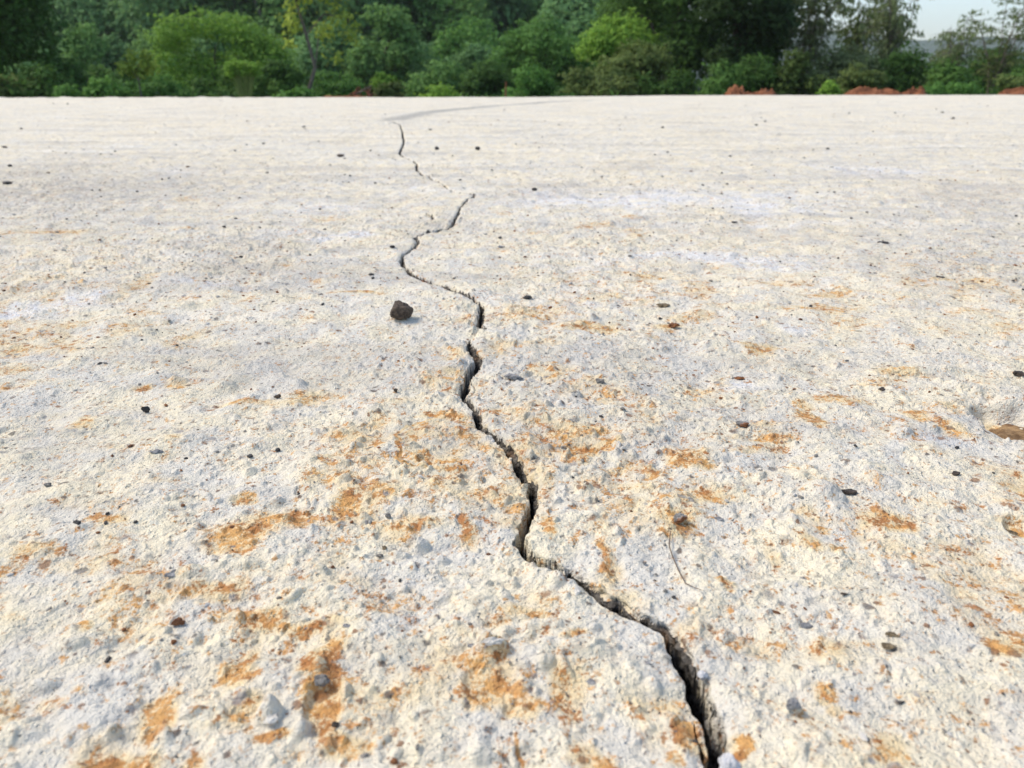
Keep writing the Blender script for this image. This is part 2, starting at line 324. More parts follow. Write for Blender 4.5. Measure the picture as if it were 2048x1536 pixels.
def build_slab():
    # rows: fine near the lens, wider apart further off
    py = np.concatenate([np.arange(1600, 420, -1.45), np.arange(420, 260, -1.1), np.arange(260, 192, -.6)])
    rows = np.array([gnd(1024, p)[1] for p in py])
    rows = rows[rows < EDGE0 - .1]
    rows = np.concatenate([-np.geomspace(3, .03, 26), np.linspace(-.01, rows[0] - .004, 26), rows, [EDGE0]])
    t = np.linspace(-1.12, 1.12, 1330)
    ext = np.concatenate([np.linspace(.02, .5, 60)[:-1], np.geomspace(.5, 1.0, 30)])     # fraction out to the side
    T = len(t); E = len(ext)
    R = rows[:, None]
    hw = np.maximum(.14, (R * CP + H_CAM * SP)) * (1024 / FPX)
    mp = sorted([(q[1], q[0]) for q in PATHS[0]]); tc = np.interp(rows, [q[0] for q in mp], [q[1] for q in mp]) / hw[:, 0]
    ker = np.exp(-np.linspace(-2, 2, 41) ** 2); ker /= ker.sum(); tc = np.convolve(np.pad(tc, 20, mode='edge'), ker, 'valid')
    tt_ = np.linspace(-1.12, 1.12, 3000); warped = np.empty((len(rows), T))
    for i, c_ in enumerate(tc):                      # columns crowd together where the crack runs
        cum = np.cumsum(1 + 5 * np.exp(-((tt_ - c_) / .042) ** 2)); cum = (cum - cum[0]) / (cum[-1] - cum[0])
        warped[i] = np.interp(np.linspace(0, 1, T), cum, tt_)
    core = hw * warped
    side = ext ** 2.2
    left = core[:, :1] + (-13 - core[:, :1]) * side[None, ::-1]; right = core[:, -1:] + (13 - core[:, -1:]) * side[None, :]
    X = np.concatenate([left, core, right], 1); Y = np.repeat(R, X.shape[1], 1)
    far = np.clip((Y - 5.5) / (EDGE0 - 5.5), 0, 1)
    Y = Y + far * (edge_y(X) - EDGE0)
    h, cf, l1, l2, r2, n8 = slab_h(X, Y, True)
    x32, y32 = X.astype(np.float32), Y.astype(np.float32)
    h = h * (1 - .25 * far)
    # a few lumps of spilt concrete along the far left edge
    h = h + .014 * far ** 8 * np.clip(vn(x32, y32, .16, 77) + .1, 0, 1) * sstep(-2.2, -3.2, X)
    # the crack goes down between broken walls
    inside = np.clip(cf, 0, None)
    _, uu, ww = crack_field(x32, y32, True)
    n1 = vn(x32, y32, .030, 73); n2 = vn(x32, y32, .0042, 71); n3 = vn(x32, y32, .0019, 72)
    u0 = .12 + .85 * sstep(.285, .235, y32) + .75 * n1 + .28 * n2 + .12 * n3                      # right of this the broken wall slopes, left of it the gap drops
    wide = sstep(.0008, .0022, ww)
    ledge = inside * (2.0 + .9 * n2) + .0016 * sstep(0, .0004, inside)
    gap = .015 * sstep(.0, .16, u0 - uu) * sstep(0, .0006, inside) * (1 + .3 * n2)
    depth = np.where(inside > 0, ledge + gap * (.4 + .6 * wide), 0)
    rough_in = sstep(0, .0006, inside) * (.0009 * vn(x32, y32, .0016, 74) + .0010 * vn(x32, y32, .0034, 75))
    Z = h - depth + rough_in
    zf = (-Z).astype(np.float32); k_ = sstep(.0004, .0022, depth)          # the walls are broken, not fluted: push them about by height
    X = X + k_ * (.0011 * vn(zf * 1.3, y32, .0040, 96) + .0007 * vn(zf * 1.5, y32 + x32, .0020, 97)); Y = Y + k_ * (.0010 * vn(x32, zf * 1.3, .0036, 98) + .0006 * vn(x32, zf * 1.5, .0019, 99))
    # attributes
    stain = np.zeros(X.shape, np.float32)
    wx = x32 + .0045 * vn(x32, y32, .022, 81) + .002 * vn(x32, y32, .008, 82); wy = y32 + .006 * vn(x32, y32, .026, 83) + .002 * vn(x32, y32, .009, 84)
    for e in STAINS: stain = np.maximum(stain, e[4] * 1.05 * np.exp(-ell(wx, wy, e) ** 1.5 * .55))
    # rim of the round print
    q = ell(wx, wy, (*gnd(885, 872), 88, 52, 0, 885, 872)); stain = np.maximum(stain, .95 * np.exp(-((q - 1) / .15) ** 2) * (x32 < gnd(930, 850)[0]))
    stain = np.maximum(stain, (.42 * sstep(1.1, .7, q)).astype(np.float32))
    rnds = vn(x32, y32, .11, 85) * .5 + vn(x32, y32, .045, 86) * .5
    outside = 1 - sstep(1.15, 1.5, np.abs(X) / hw)              # beyond the mapped patches the same rust goes on
    stain = np.maximum(stain, sstep(.05, .5, vn(x32, y32, .03, 92) * .7 + vn(x32, y32, .22, 93) * .6) * .45 * sstep(.95, .45, Y)); stain = np.maximum(stain, sstep(.28, .55, rnds) * (.5 + .5 * (1 - outside)) * sstep(1.6, .8, Y))
    grime = np.zeros(X.shape, np.float32)
    for e in GRIME: grime = np.maximum(grime, e[4] * np.exp(-ell(x32 + .02 * vn(x32, y32, .09, 87), y32 + .03 * vn(x32, y32, .08, 88), e)))
    grime = np.maximum(grime, .5 * sstep(.2, .7, vn(x32, y32, .19, 89))) * (.6 + .4 * n8)
    pale = np.zeros(X.shape, np.float32); px_ = x32 + .03 * vn(x32, y32, .13, 94) * (1 + y32); py_ = y32 + .05 * vn(x32, y32, .11, 95) * (.3 + y32)
    for e in PALE: pale = np.maximum(pale, e[4] * np.exp(-ell(px_, py_, e)))
    damp = np.zeros(X.shape, np.float32)
    dp = [gnd(*p) for p in DAMP]
    for (x0, y0), (x1, y1) in zip(dp[:-1], dp[1:]):
        dx, dy = x1 - x0, y1 - y0; tt = np.clip(((X - x0) * dx + (Y - y0) * dy) / (dx * dx + dy * dy), 0, 1)
        d = np.hypot(X - x0 - tt * dx, Y - y0 - tt * dy); damp = np.maximum(damp, np.exp(-(d / .075) ** 2) * (.9 + .3 * vn(x32, y32, .2, 90)))
    rusty = sstep(1.9, .5, Y) * .9 - .22 + .5 * vn(x32, y32, .3, 91)
    # skirt down the outer sides
    nr, nc = X.shape
    def ring(a, dz): b = a.copy(); return b
    V = np.stack([X, Y, Z], 2).reshape(-1, 3)
    idx = np.arange(nr * nc).reshape(nr, nc)
    F = np.stack([idx[:-1, :-1], idx[:-1, 1:], idx[1:, 1:], idx[1:, :-1]], 2).reshape(-1, 4)
    cfv = cf.reshape(-1); incrack = (cfv[F] > .0004).sum(1) >= 2
    border = np.concatenate([idx[-1, :], idx[::-1, -1], idx[0, ::-1], idx[:, 0]])
    sk = V[border].copy(); sk[:, 2] = -.28
    F2 = np.stack([np.arange(len(border)) + nr * nc, np.roll(np.arange(len(border)), -1) + nr * nc, np.roll(border, -1), border], 1)[:-1]
    attrs = dict(stain=stain, grime=grime, damp=damp, pale=pale, lump=np.clip(l1 * .6 + l2 * 1.1 * (r2 > .5), 0, 1), rusty=rusty)
    attrs = {k: np.concatenate([np.asarray(v, np.float32).ravel(), np.zeros(len(border), np.float32)]) for k, v in attrs.items()}
    Vall = np.concatenate([V, sk]); Fs = np.concatenate([F[~incrack], F2])
    slab = np_mesh('concrete_slab', Vall, Fs, concrete_material(), smooth=True, attrs=attrs)
    tag(slab, 'pale rust-stained rough concrete slab split by a long crack', 'concrete slab', kind='structure')
    Fc = F[incrack]; used = np.unique(Fc); remap = np.full(nr * nc, -1); remap[used] = np.arange(len(used))
    np_mesh('crack', V[used], remap[Fc], crack_material(), parent=slab, smooth=True)
build_slab()

# ------------------------------------------------------------------ ground and hills
def hill_h(x, y):
    b = -.75 - .35 * sstep(13, 30, y)
    e = sstep(16, -12, x - .12 * y)
    rise = sstep(38, 270, y) * 66 * e + sstep(38, 80, y) * 1.0 * e
    return b + rise + (vn(x, y, 60, 101) * 4 + vn(x, y, 23, 102) * 1.6) * sstep(55, 120, y) * (.25 + .75 * e) + .12 * vn(x, y, 3.3, 103) * sstep(10, 14, y)
def hh(x, y): return float(hill_h(np.array([[x]], np.float32), np.array([[y]], np.float32))[0, 0])
gy = np.concatenate([np.linspace(-40, 8, 14), np.linspace(9, 40, 90), np.geomspace(41, 700, 110)])
gu = np.linspace(-1, 1, 241); GX = (np.sign(gu) * np.abs(gu) ** 1.6)[None, :] * (60 + np.maximum(gy, 0)[:, None] * 1.2); GY = np.repeat(gy[:, None], 241, 1)
GZ = hill_h(GX.astype(np.float32), GY.astype(np.float32))
ix = np.arange(GX.size).reshape(GX.shape)
GF = np.stack([ix[:-1, :-1], ix[:-1, 1:], ix[1:, 1:], ix[1:, :-1]], 2).reshape(-1, 4)
g = np_mesh('ground', np.stack([GX, GY, GZ], 2).reshape(-1, 3), GF, soil_material('earth_and_scrub', (.045, .06, .025), (.035, .07, .025), (.08, .06, .03), .9), smooth=True)
tag(g, 'brown earth and scrub falling away beyond the slab', 'ground', kind='structure')
# far ridge
hx = np.linspace(-200, 1600, 150); hy = np.linspace(800, 1500, 30)
HX, HY = np.meshgrid(hx, hy); prof = np.sin(np.clip((HY - 800) / 700, 0, 1) * math.pi)
HZ = -3 + prof * (66 + 16 * vn(HX.astype(np.float32), HY.astype(np.float32), 260, 111) + 5 * vn(HX.astype(np.float32), HY.astype(np.float32), 70, 112))
ix = np.arange(HX.size).reshape(HX.shape)
f = np_mesh('distant_hill', np.stack([HX, HY, HZ], 2).reshape(-1, 3), np.stack([ix[:-1, :-1], ix[:-1, 1:], ix[1:, 1:], ix[1:, :-1]], 2).reshape(-1, 4),
            soil_material('wooded_ridge', (.03, .06, .03), (.05, .08, .035), (.04, .06, .04), .04), smooth=True)
tag(f, 'hazy blue wooded ridge far behind the trees on the right', 'hill', kind='structure')

# ------------------------------------------------------------------ foliage
def leaf_quads(C, A, N, L, W):
    """centres, long axes, normals, lengths, widths"""
    A = A / np.linalg.norm(A, axis=1, keepdims=True); B = np.cross(N, A); B /= np.linalg.norm(B, axis=1, keepdims=True) + 1e-9
    L = L[:, None] / 2; W = W[:, None] / 2
    V = np.stack([C - A * L, C + B * W - A * L * .1, C + A * L, C - B * W - A * L * .1], 1).reshape(-1, 3)
    return V, np.arange(len(C) * 4).reshape(-1, 4)
def crown_mesh(rng, clumps, n, size, aspect=.55, droop=0.0, shell=.62):
    cl = np.array(clumps, float); vol = (cl[:, 3] * cl[:, 4] * cl[:, 5]) ** (2 / 3); pr = vol / vol.sum()
    k = rng.choice(len(cl), n, p=pr); c = cl[k]
    d = rng.normal(size=(n, 3)); d /= np.linalg.norm(d, axis=1, keepdims=True)
    r = shell + (1.06 - shell) * rng.random(n) ** .7
    bump = 1 + .24 * np.sin(d[:, 0] * 7 + k) * np.sin(d[:, 1] * 6 + k * 2) + .20 * np.sin(d[:, 2] * 9 + k * 3) + rng.normal(size=n) * .09
    P = c[:, :3] + d * c[:, 3:6] * (r * bump)[:, None]
    N = d * .75 + np.array([0, 0, .55]) + rng.normal(size=(n, 3)) * .42
    A = np.cross(N, rng.normal(size=(n, 3))); A[:, 2] -= droop * np.linalg.norm(A, axis=1)
    N /= np.linalg.norm(N, axis=1, keepdims=True)
    L = size * rng.uniform(.6, 1.4, n)
    V, F = leaf_quads(P, A, N, L, L * aspect * rng.uniform(.7, 1.2, n))
    tone_c = rng.random(len(cl)); tone = np.clip(.42 * tone_c[k] + .30 * (d[:, 2] * .5 + .5) * 0 + .5 * rng.random(n), 0, 1)
    return V, F, np.repeat(tone, 4)
def auto_clumps(rng, w, h0, h1, n, dep=None, cr=.34):
    """clumps filling an ovoid crown from height h0 to h1, half width w"""
    out = []; dep = dep or w
    for i in range(n):
        for _ in range(50):
            p = rng.uniform(-1, 1, 3)
            if (p ** 2).sum() < 1: break
        p = p / max((p ** 2).sum() ** .5, .25) * rng.uniform(.45, .8)
        r = cr * rng.uniform(.7, 1.25) * min(w, (h1 - h0) / 2)
        out.append((p[0] * (w - r * .5), p[1] * (dep - r * .5), (h0 + h1) / 2 + p[2] * ((h1 - h0) / 2 - r * .5), r * rng.uniform(.9, 1.3), r * rng.uniform(.9, 1.2), r * rng.uniform(.65, .95)))
    return out
def trunk_paths(rng, h, r, clumps, lean=0.0, nl=7):
    top = Vector((lean * h + rng.normal() * .03 * h, rng.normal() * .03 * h, h))
    pts = [Vector((0, 0, -.1))]; rr = [r * 1.25]
    for i in range(1, 7):
        t = i / 6; pts.append(Vector((top.x * t + rng.normal() * .02 * h, top.y * t + rng.normal() * .02 * h, h * t))); rr.append(r * (1 - .72 * t))
    paths = [(pts, rr)]
    for c in sorted(clumps, key=lambda c: -c[3])[:nl]:
        t = min(.92, max(.18, (c[2] - .35 * math.hypot(c[0], c[1])) / h)); a = pts[min(5, int(t * 6))]; b = Vector(c[:3])
        m = a.lerp(b, .5) + Vector((0, 0, .06 * h)); r0 = r * (1 - .7 * t) * .55
        paths.append(([a, m, b], [r0, r0 * .6, r0 * .2]))
    return paths
def G(px, Y):                                         # root of a plant at photo column px and distance Y
    x = at(px, 150, Y)[0]; return (x, Y, hh(x, Y))
def hgt(py, Y, px=1024): return at(px, py, Y)[2] - G(px, Y)[2]      # height above its ground of a photo row
BARK = bark_material('bark_grey', (.10, .085, .065), (.22, .19, .15)); BARKD = bark_material('bark_dark', (.04, .033, .025), (.10, .08, .06))
def plant(name, label, cat, px, Y, w, top, n, size, mat, base=.0, nc=14, seed=0, dep=None, group=None, trunk=True, r=None, bark=None, aspect=.55, droop=0., cr=.36, lean=0, clumps=None, shell=.62, crown='crown'):
    """w, top in metres; base = crown bottom as height"""
    rng = np.random.default_rng(seed + 7)
    root = empty(name, G(px, Y)); tag(root, label, cat, group)
    cl = clumps or auto_clumps(rng, w, base, top, nc, dep, cr)
    V, F, t = crown_mesh(rng, cl, n, size, aspect, droop, shell)
    np_mesh(crown, V, F, mat, root, attrs=dict(tone=t))
    if trunk:
        tv, tf = tubes(trunk_paths(rng, top * .8, r or top * .022, cl, lean)); np_mesh('trunk' if cat == 'tree' else 'stem', tv, tf, bark or BARKD, root, smooth=True)
    return root
def copy_tree(o):
    c = o.copy(); COL.objects.link(c)
    for ch in o.children:
        d = ch.copy(); COL.objects.link(d); d.parent = c; d.matrix_parent_inverse = ch.matrix_parent_inverse
    return c

M_DARK = leaf_material('leaves_dark_green', (0.0476, 0.1079, 0.0264), (0.1507, 0.2872, 0.0635))
M_MID = leaf_material('leaves_mid_green', (0.0698, 0.1706, 0.0397), (0.1983, 0.4004, 0.082))
M_LIME = leaf_material('leaves_lime', (0.119, 0.2437, 0.037), (0.3331, 0.5396, 0.0859))
M_HILL = leaf_material('leaves_hillside', (0.0977, 0.2176, 0.0598), (0.3109, 0.5222, 0.1444))
M_HILLB = leaf_material('leaves_hillside_haze_tint', (0.0924, 0.2002, 0.0722), (0.2576, 0.4526, 0.165))  # bluish tint of distance haze put into the leaf colour
M_OLIVE = leaf_material('leaves_olive', (0.0793, 0.1184, 0.0344), (0.222, 0.2959, 0.0873))
M_YEL = leaf_material('leaves_yellowing', (0.1586, 0.2611, 0.0463), (0.5392, 0.6267, 0.1058))
M_GREYG = leaf_material('leaves_greyish', (0.1031, 0.148, 0.0595), (0.3172, 0.383, 0.1719))
M_RED = leaf_material('leaves_with_red', (.04, .08, .02), (.13, .18, .05), (.35, .10, .04), .12)

# hillside forest: kinds built once, then copied
rngH = np.random.default_rng(5)
protos = []
for i, (wd, tp, mt, lb) in enumerate([(3.6, 8.5, M_HILL, 'medium round-crowned green tree in the wood covering the hillside'), (4.4, 9.5, M_HILLB, 'broad bluish-green tree in the wood covering the hillside'),
    (3.0, 10.5, M_HILL, 'narrow tall green tree in the wood covering the hillside'), (4.0, 7.5, M_MID, 'low spreading yellowish-green tree in the wood covering the hillside'), (3.3, 9.0, M_HILLB, 'slim bluish-green tree in the wood covering the hillside')]):
    rng = np.random.default_rng(40 + i)
    root = empty('forest_tree', (0, 0, 0)); cl = auto_clumps(rng, wd, .4, tp, 26, None, .34)
    V, F, t = crown_mesh(rng, cl, 9000, .34, .6)
    np_mesh('crown', V, F, mt, root, attrs=dict(tone=t))
    tv, tf = tubes(trunk_paths(rng, tp * .8, .2, cl)); np_mesh('trunk', tv, tf, BARK, root, smooth=True)
    tag(root, lb, 'tree', 'trees of the wooded hillside'); protos.append(root)
spots = []
for Y in (33, 37.5, 42):
    x = at(-120, 60, Y)[0]
    while x < at(1180, 60, Y)[0]:
        spots.append((x, Y * rngH.uniform(.96, 1.04))); x += rngH.uniform(2.0, 3.9)
NEAR = len(spots)
for Y in np.geomspace(48, 128, 17):
    xl, xr = at(-160, 60, Y)[0], at(1330, 60, Y)[0]; step = 3.4 + Y * .014
    n = int((xr - xl) / step)
    for j in range(n):
        if rngH.random() < .08: continue
        spots.append((xl + (j + rngH.uniform(.1, .9)) * step, Y * rngH.uniform(.97, 1.03)))
spots = spots[:285]
for i, (x, y) in enumerate(spots):
    o = protos[i] if i < len(protos) else copy_tree(protos[int(rngH.integers(len(protos)))])
    o.location = (x, y, hh(x, y) - .4); o.rotation_euler = (0, 0, rngH.uniform(0, 6.28)); s = rngH.uniform(.65, 1.15) if i >= NEAR else rngH.uniform(.34, .56); o.scale = (s, s, s * rngH.uniform(.85, 1.2))
print('forest', len(spots))

# --- trees and bushes just beyond the slab (photo column, distance, ...)
plant('leafy_tree', 'large dark green leafy tree at the far left edge', 'tree', -40, 17, 2.35, 6.5, 30000, .12, M_DARK, 0.05, 34, 1, dep=2.0, r=.16, cr=.3)
plant('shrub', 'low bright green shrub at the foot of the large dark left tree', 'shrub', 172, 14.5, .72, hgt(118, 14.5), 3600, .085, M_MID, .05, 10, 2)
plant('sapling', 'young tree with yellow leaves right of the large dark left tree', 'tree', 280, 16.5, .42, hgt(78, 16.5), 650, .10, M_YEL, .8, 7, 3, r=.025, bark=BARK, shell=.2)
plant('shrub', 'olive undergrowth bush below the yellow-leaved young tree', 'shrub', 300, 19, 1.0, hgt(135, 19), 4200, .10, M_MID, 0, 12, 4)
plant('shrub', 'dim green bush behind the low bright shrub on the left', 'shrub', 215, 21, 1.1, hgt(120, 21), 4200, .11, M_DARK, 0, 12, 44)
rng = np.random.default_rng(9)
cl = [(x, rng.uniform(-.4, .4), hgt(p, 22) , .52, .6, .36) for x, p in ((-1.15, 78), (-.75, 62), (-.2, 56), (.35, 58), (.8, 70), (1.2, 98), (1.5, 118))]
plant('round_tree', 'rounded tree with lime green top left of the slender trunk', 'tree', 432, 22, 1.5, hgt(50, 22), 14000, .10, M_LIME, clumps=cl + [(x, .2, 1.4 + rng.uniform(-.6, .5), .55, .6, .55) for x in np.linspace(-1.2, 1.6, 10)], seed=5, r=.06)
plant('shrub', 'dark bush under the lime green top of the rounded tree', 'shrub', 470, 20.2, 1.35, hgt(98, 20.2), 7500, .10, M_DARK, 0, 18, 6)
plant('shrub', 'dark green bush between the fan-shaped plant and the slender trunk', 'shrub', 560, 19, .62, hgt(100, 19), 4500, .10, M_DARK, 0, 12, 7)
plant('shrub', 'small lime weed clump at the slab edge left of the fan-shaped plant', 'shrub', 425, 13, .22, hgt(168, 13), 900, .06, M_LIME, 0.1, 6, 8, trunk=False, crown='leaves')
# fan shaped plant
root = empty('fan_plant', G(487, 14)); tag(root, 'yellow-green fan-shaped plant with upright stalks below the rounded tree', 'plant')
rng = np.random.default_rng(12); ht = hgt(112, 14); P_ = []; L_ = []
for i in range(64):
    a = rng.uniform(-1, 1); b = rng.uniform(-.6, .6); hh_ = ht * rng.uniform(.86, 1.0)
    P_.append(([(a * .03, b * .05, 0), (a * .07, b * .08, hh_ * .5), (a * .16, b * .12, hh_ * .8), (a * .26, b * .2, hh_)], [.012, .010, .008, .004])); L_.append((a * .26, b * .2, hh_))
tv, tf = tubes(P_, 4); np_mesh('stalks', tv, tf, leaf_material('stalk_green', (.20, .26, .07), (.32, .38, .12), trans=.1), root, attrs=dict(tone=np.random.default_rng(1).random(len(tv))))
V, F, t = crown_mesh(rng, [(x, y, z - .03, .075, .08, .06) for x, y, z in L_], 2600, .055, .35); np_mesh('leaf_tuft', V, F, M_LIME, root, attrs=dict(tone=t))
# slender tree
rng = np.random.default_rng(15)
cl = [(-.35, 0, 2.2, .25, .3, .3), (.3, .1, 2.0, .3, .3, .25), (.75, 0, 2.25, .35, .3, .25), (-.15, 0, 2.7, .45, .4, .3), (.5, 0, 2.8, .5, .5, .35), (.9, .1, 1.95, .25, .3, .2), (.2, 0, 3.4, .6, .6, .5), (-.3, 0, 3.9, .5, .5, .5), (.4, 0, 4.2, .5, .5, .4), (.5, .1, 1.5, .22, .2, .2), (-.4, 0, 1.75, .2, .2, .15)]
plant('slender_tree', 'slender pale trunk with sparse yellow-green leaves rising out of view', 'tree', 625, 18, .9, 4.8, 2600, .10, M_YEL, clumps=cl, seed=15, r=.06, bark=BARK, shell=.25)
plant('shrub', 'mid green bush right beside the slender pale trunk', 'shrub', 680, 20, .85, hgt(118, 20), 5000, .10, M_MID, 0, 13, 16)
plant('shrub', 'broad-leaved pale bush left of the slender pale trunk', 'shrub', 590, 16.5, .42, hgt(150, 16.5), 1600, .11, M_MID, 0.1, 8, 17)
plant('shrub', 'lime green pointed bush above the red roots', 'shrub', 765, 17, .36, hgt(112, 17), 2400, .085, M_LIME, .15, 8, 18)
plant('shrub', 'olive bush below the lime pointed bush, beside the red roots', 'shrub', 778, 16, .42, hgt(142, 16), 2800, .085, M_OLIVE, .0, 10, 19)
plant('shrub', 'wide low lime bush just behind the slab edge near the middle', 'shrub', 868, 15, .56, hgt(152, 15), 4200, .07, M_LIME, 0, 13, 20)
plant('shrub', 'bluish green bush behind the wide low lime bush', 'shrub', 880, 24, 1.1, hgt(95, 24), 5500, .12, M_HILL, 0, 14, 21)
plant('shrub', 'dark tall bush between the low lime bush and the rounded pale shrubs', 'shrub', 975, 23, .95, hgt(105, 23), 5500, .11, M_DARK, 0, 14, 22)
plant('shrub', 'rounded pale green shrub in front of dark trunks near the middle', 'shrub', 1055, 19, .75, hgt(118, 19), 5200, .09, M_MID, 0, 12, 23)
plant('shrub', 'shaggy olive shrub left under the big dark tree clump', 'shrub', 1160, 17.5, .55, hgt(122, 17.5), 3600, .085, M_OLIVE, 0, 10, 24)
plant('leafy_tree', 'bushy green tree left behind the big dark tree clump', 'tree', 1090, 30, 2.3, hgt(10, 30), 14000, .15, M_MID, .6, 24, 25, r=.1)
plant('leafy_tree', 'pale leafy tree standing at the foot of the hill near the middle', 'tree', 930, 40, 2.6, hgt(60, 40), 11000, .2, M_HILL, .6, 24, 26, r=.1)
plant('leafy_tree', 'broad green tree at the foot of the hill left of the slender trunk', 'tree', 560, 42, 2.6, hgt(75, 42), 9000, .2, M_HILL, .6, 20, 27, r=.1)
plant('leafy_tree', 'tree at the foot of the hill behind the yellow-leaved young tree', 'tree', 250, 40, 2.8, hgt(80, 40), 9000, .2, M_HILLB, .6, 20, 28, r=.1)
plant('leafy_tree', 'tree at the foot of the hill right behind the lime pointed bush', 'tree', 770, 38, 2.2, hgt(85, 38), 9000, .19, M_HILL, .6, 20, 29, r=.1)
# big dark clump of bamboo-like trees
plant('leafy_tree', 'lime-tinged leafy tree on the left flank of the big dark clump', 'tree', 1235, 20, 1.05, hgt(18, 20) , 11000, .095, M_LIME, .9, 20, 30, r=.07)
plant('leafy_tree', 'olive green tree in front of the big dark clump', 'tree', 1265, 18.5, 1.15, hgt(60, 18.5), 11000, .10, M_OLIVE, 0, 22, 31, r=.06)
plant('leafy_tree', 'tall dark tree forming the left half of the big dark clump', 'tree', 1340, 21.5, 1.9, 6.5, 24000, .12, M_DARK, .1, 34, 32, r=.14, cr=.32)
plant('leafy_tree', 'very dark tall tree forming the right half of the big dark clump', 'tree', 1470, 19.5, 1.35, 6.0, 24000, .11, leaf_material('leaves_very_dark', (0.0234, 0.049, 0.0161), (0.065, 0.1156, 0.0345)), 0, 30, 33, r=.14, cr=.36)
plant('leafy_tree', 'very dark tree at the right flank of the big dark clump, behind the soil heaps', 'tree', 1520, 22, 1.1, 5.2, 15000, .12, M_DARK, 0, 26, 60, r=.1, cr=.4)
plant('leafy_tree', 'dark tree between the lime-tinged tree and the tall dark tree of the big clump', 'tree', 1265, 24, 1.3, 5.5, 12000, .13, M_DARK, 0, 22, 61, r=.1, cr=.4)
# right side
plant('shrub', 'bright shrub with reddish leaves right beside the very dark tree', 'shrub', 1605, 16.5, .55, hgt(62, 16.5), 4200, .085, M_RED, 0.1, 12, 34)
plant('shrub', 'low light green bush at the slab edge between two soil mounds', 'shrub', 1645, 14.5, .42, hgt(138, 14.5), 3000, .07, M_LIME, 0, 9, 35)
plant('shrub', 'grey-green bushy shrub behind the low light green bush', 'shrub', 1680, 19, 1.05, hgt(80, 19), 7500, .095, M_GREYG, 0, 16, 36)
plant('shrub', 'brownish olive shrub above the wide soil mound', 'shrub', 1725, 17, .6, hgt(108, 17), 3600, .085, M_OLIVE, 0, 10, 37)
plant('shrub', 'dark green shrub behind the wide soil mound', 'shrub', 1800, 18.5, .85, hgt(76, 18.5), 7500, .09, M_DARK, 0, 16, 38)
plant('shrub', 'dark olive shrub below the small feathery tree', 'shrub', 1895, 17.5, .75, hgt(92, 17.5), 6000, .09, M_DARK, 0, 14, 39)
plant('shrub', 'low green shrub behind the slab edge near the right end', 'shrub', 1900, 15, .8, hgt(142, 15), 3800, .08, M_MID, 0, 12, 40)
plant('round_tree', 'rounded dark green tree at the right end', 'tree', 1988, 21, .95, hgt(72, 21), 8500, .10, M_DARK, 0, 18, 41, r=.07)
plant('shrub', 'dark shrub cut by the right end of the view', 'shrub', 2085, 17, .8, hgt(88, 17), 6500, .09, M_DARK, 0, 14, 42)
plant('shrub', 'yellowish green shrub beside the soil mound at the right end', 'shrub', 2025, 15.5, .5, hgt(140, 15.5), 3000, .07, M_OLIVE, 0, 10, 43)
def airy(label, px, Y, hx, stems, seed, mat, n, leaf=.16, spread=1.0, dirx=0.0, name='feathery_tree', layered=False):
    rng = np.random.default_rng(seed); root = empty(name, G(px, Y)); tag(root, label, 'tree'); P_ = []; C, A = [], []
    for i in range(stems):
        a = rng.uniform(0, 6.28); l = hx * rng.uniform(.72, 1.05); out = spread * rng.uniform(.25, 1.0)
        pts = [Vector((0, 0, -.05)) + Vector((math.cos(a), math.sin(a), 0)) * .12 * spread]
        for k in range(1, 9):
            t = k / 8; pts.append(Vector((math.cos(a) * out * t ** 2.2 + dirx * t, math.sin(a) * out * t ** 2.2, l * (t - .14 * t ** 4 * out))) + Vector(rng.normal(size=3) * .02))
        P_.append((pts, [.018 * (1 - .85 * k / 8) * (1.3 if layered else 1) for k in range(9)]))
        for j in range(n):
            t = rng.uniform(.25, 1) ** .8 * 8; k = min(7, int(t)); p = pts[k].lerp(pts[k + 1], t - k)
            b = rng.uniform(0, 6.28); ln = rng.uniform(.15, .45) * (1.3 if layered else 1)
            q = p + Vector((math.cos(b) * ln, math.sin(b) * ln, (-.05 if layered else -.35) * ln + .05))
            P_.append(([p, q], [.004, .0015]))
            for _ in range(7):
                u = rng.uniform(.3, 1.1); c = p.lerp(q, u); C.append(tuple(c + Vector(rng.normal(size=3) * .02) + Vector((0, 0, -.3 * leaf * (not layered)))))
                d = rng.normal(size=3) * (.5 if not layered else .8) + np.array([math.cos(b) * .4, math.sin(b) * .4, -.9 if not layered else -.05]); A.append(d)
    C = np.array(C); A = np.array(A); m = len(C); N = rng.normal(size=(m, 3)); L = leaf * rng.uniform(.6, 1.3, m)
    V, F = leaf_quads(C, A, N, L, L * .22); np_mesh('crown', V, F, mat, root, attrs=dict(tone=np.repeat(rng.random(m), 4)))
    tv, tf = tubes(P_, 4); np_mesh('trunk', tv, tf, BARK, root)
    return root
airy('feathery grey-green tree with sky gaps right beside the very dark tree', 1610, 20.5, hgt(-120, 20.5), 13, 51, M_GREYG, 34, .17, 1.0)
airy('feathery drooping tree with sky gaps above the wide soil mound', 1775, 20.5, hgt(-70, 20.5), 15, 52, M_GREYG, 34, .17, .85)
airy('feathery tree tops showing above the grey-green bushy shrub', 1700, 23, hgt(-60, 23), 12, 57, M_OLIVE, 34, .17, 1.0)
airy('small feathery tree standing against the open sky', 1905, 18, hgt(30, 18), 11, 53, M_GREYG, 30, .13, .42, -.1)
airy('thin tree with level wispy branches above the rounded dark tree', 1985, 19, hgt(-50, 19), 8, 54, M_OLIVE, 34, .12, .9, .12, layered=True)
airy('slim drooping tree top leaning in from the right end', 2075, 18, hgt(-30, 18), 6, 55, M_OLIVE, 18, .12, .7, -.1, layered=True)
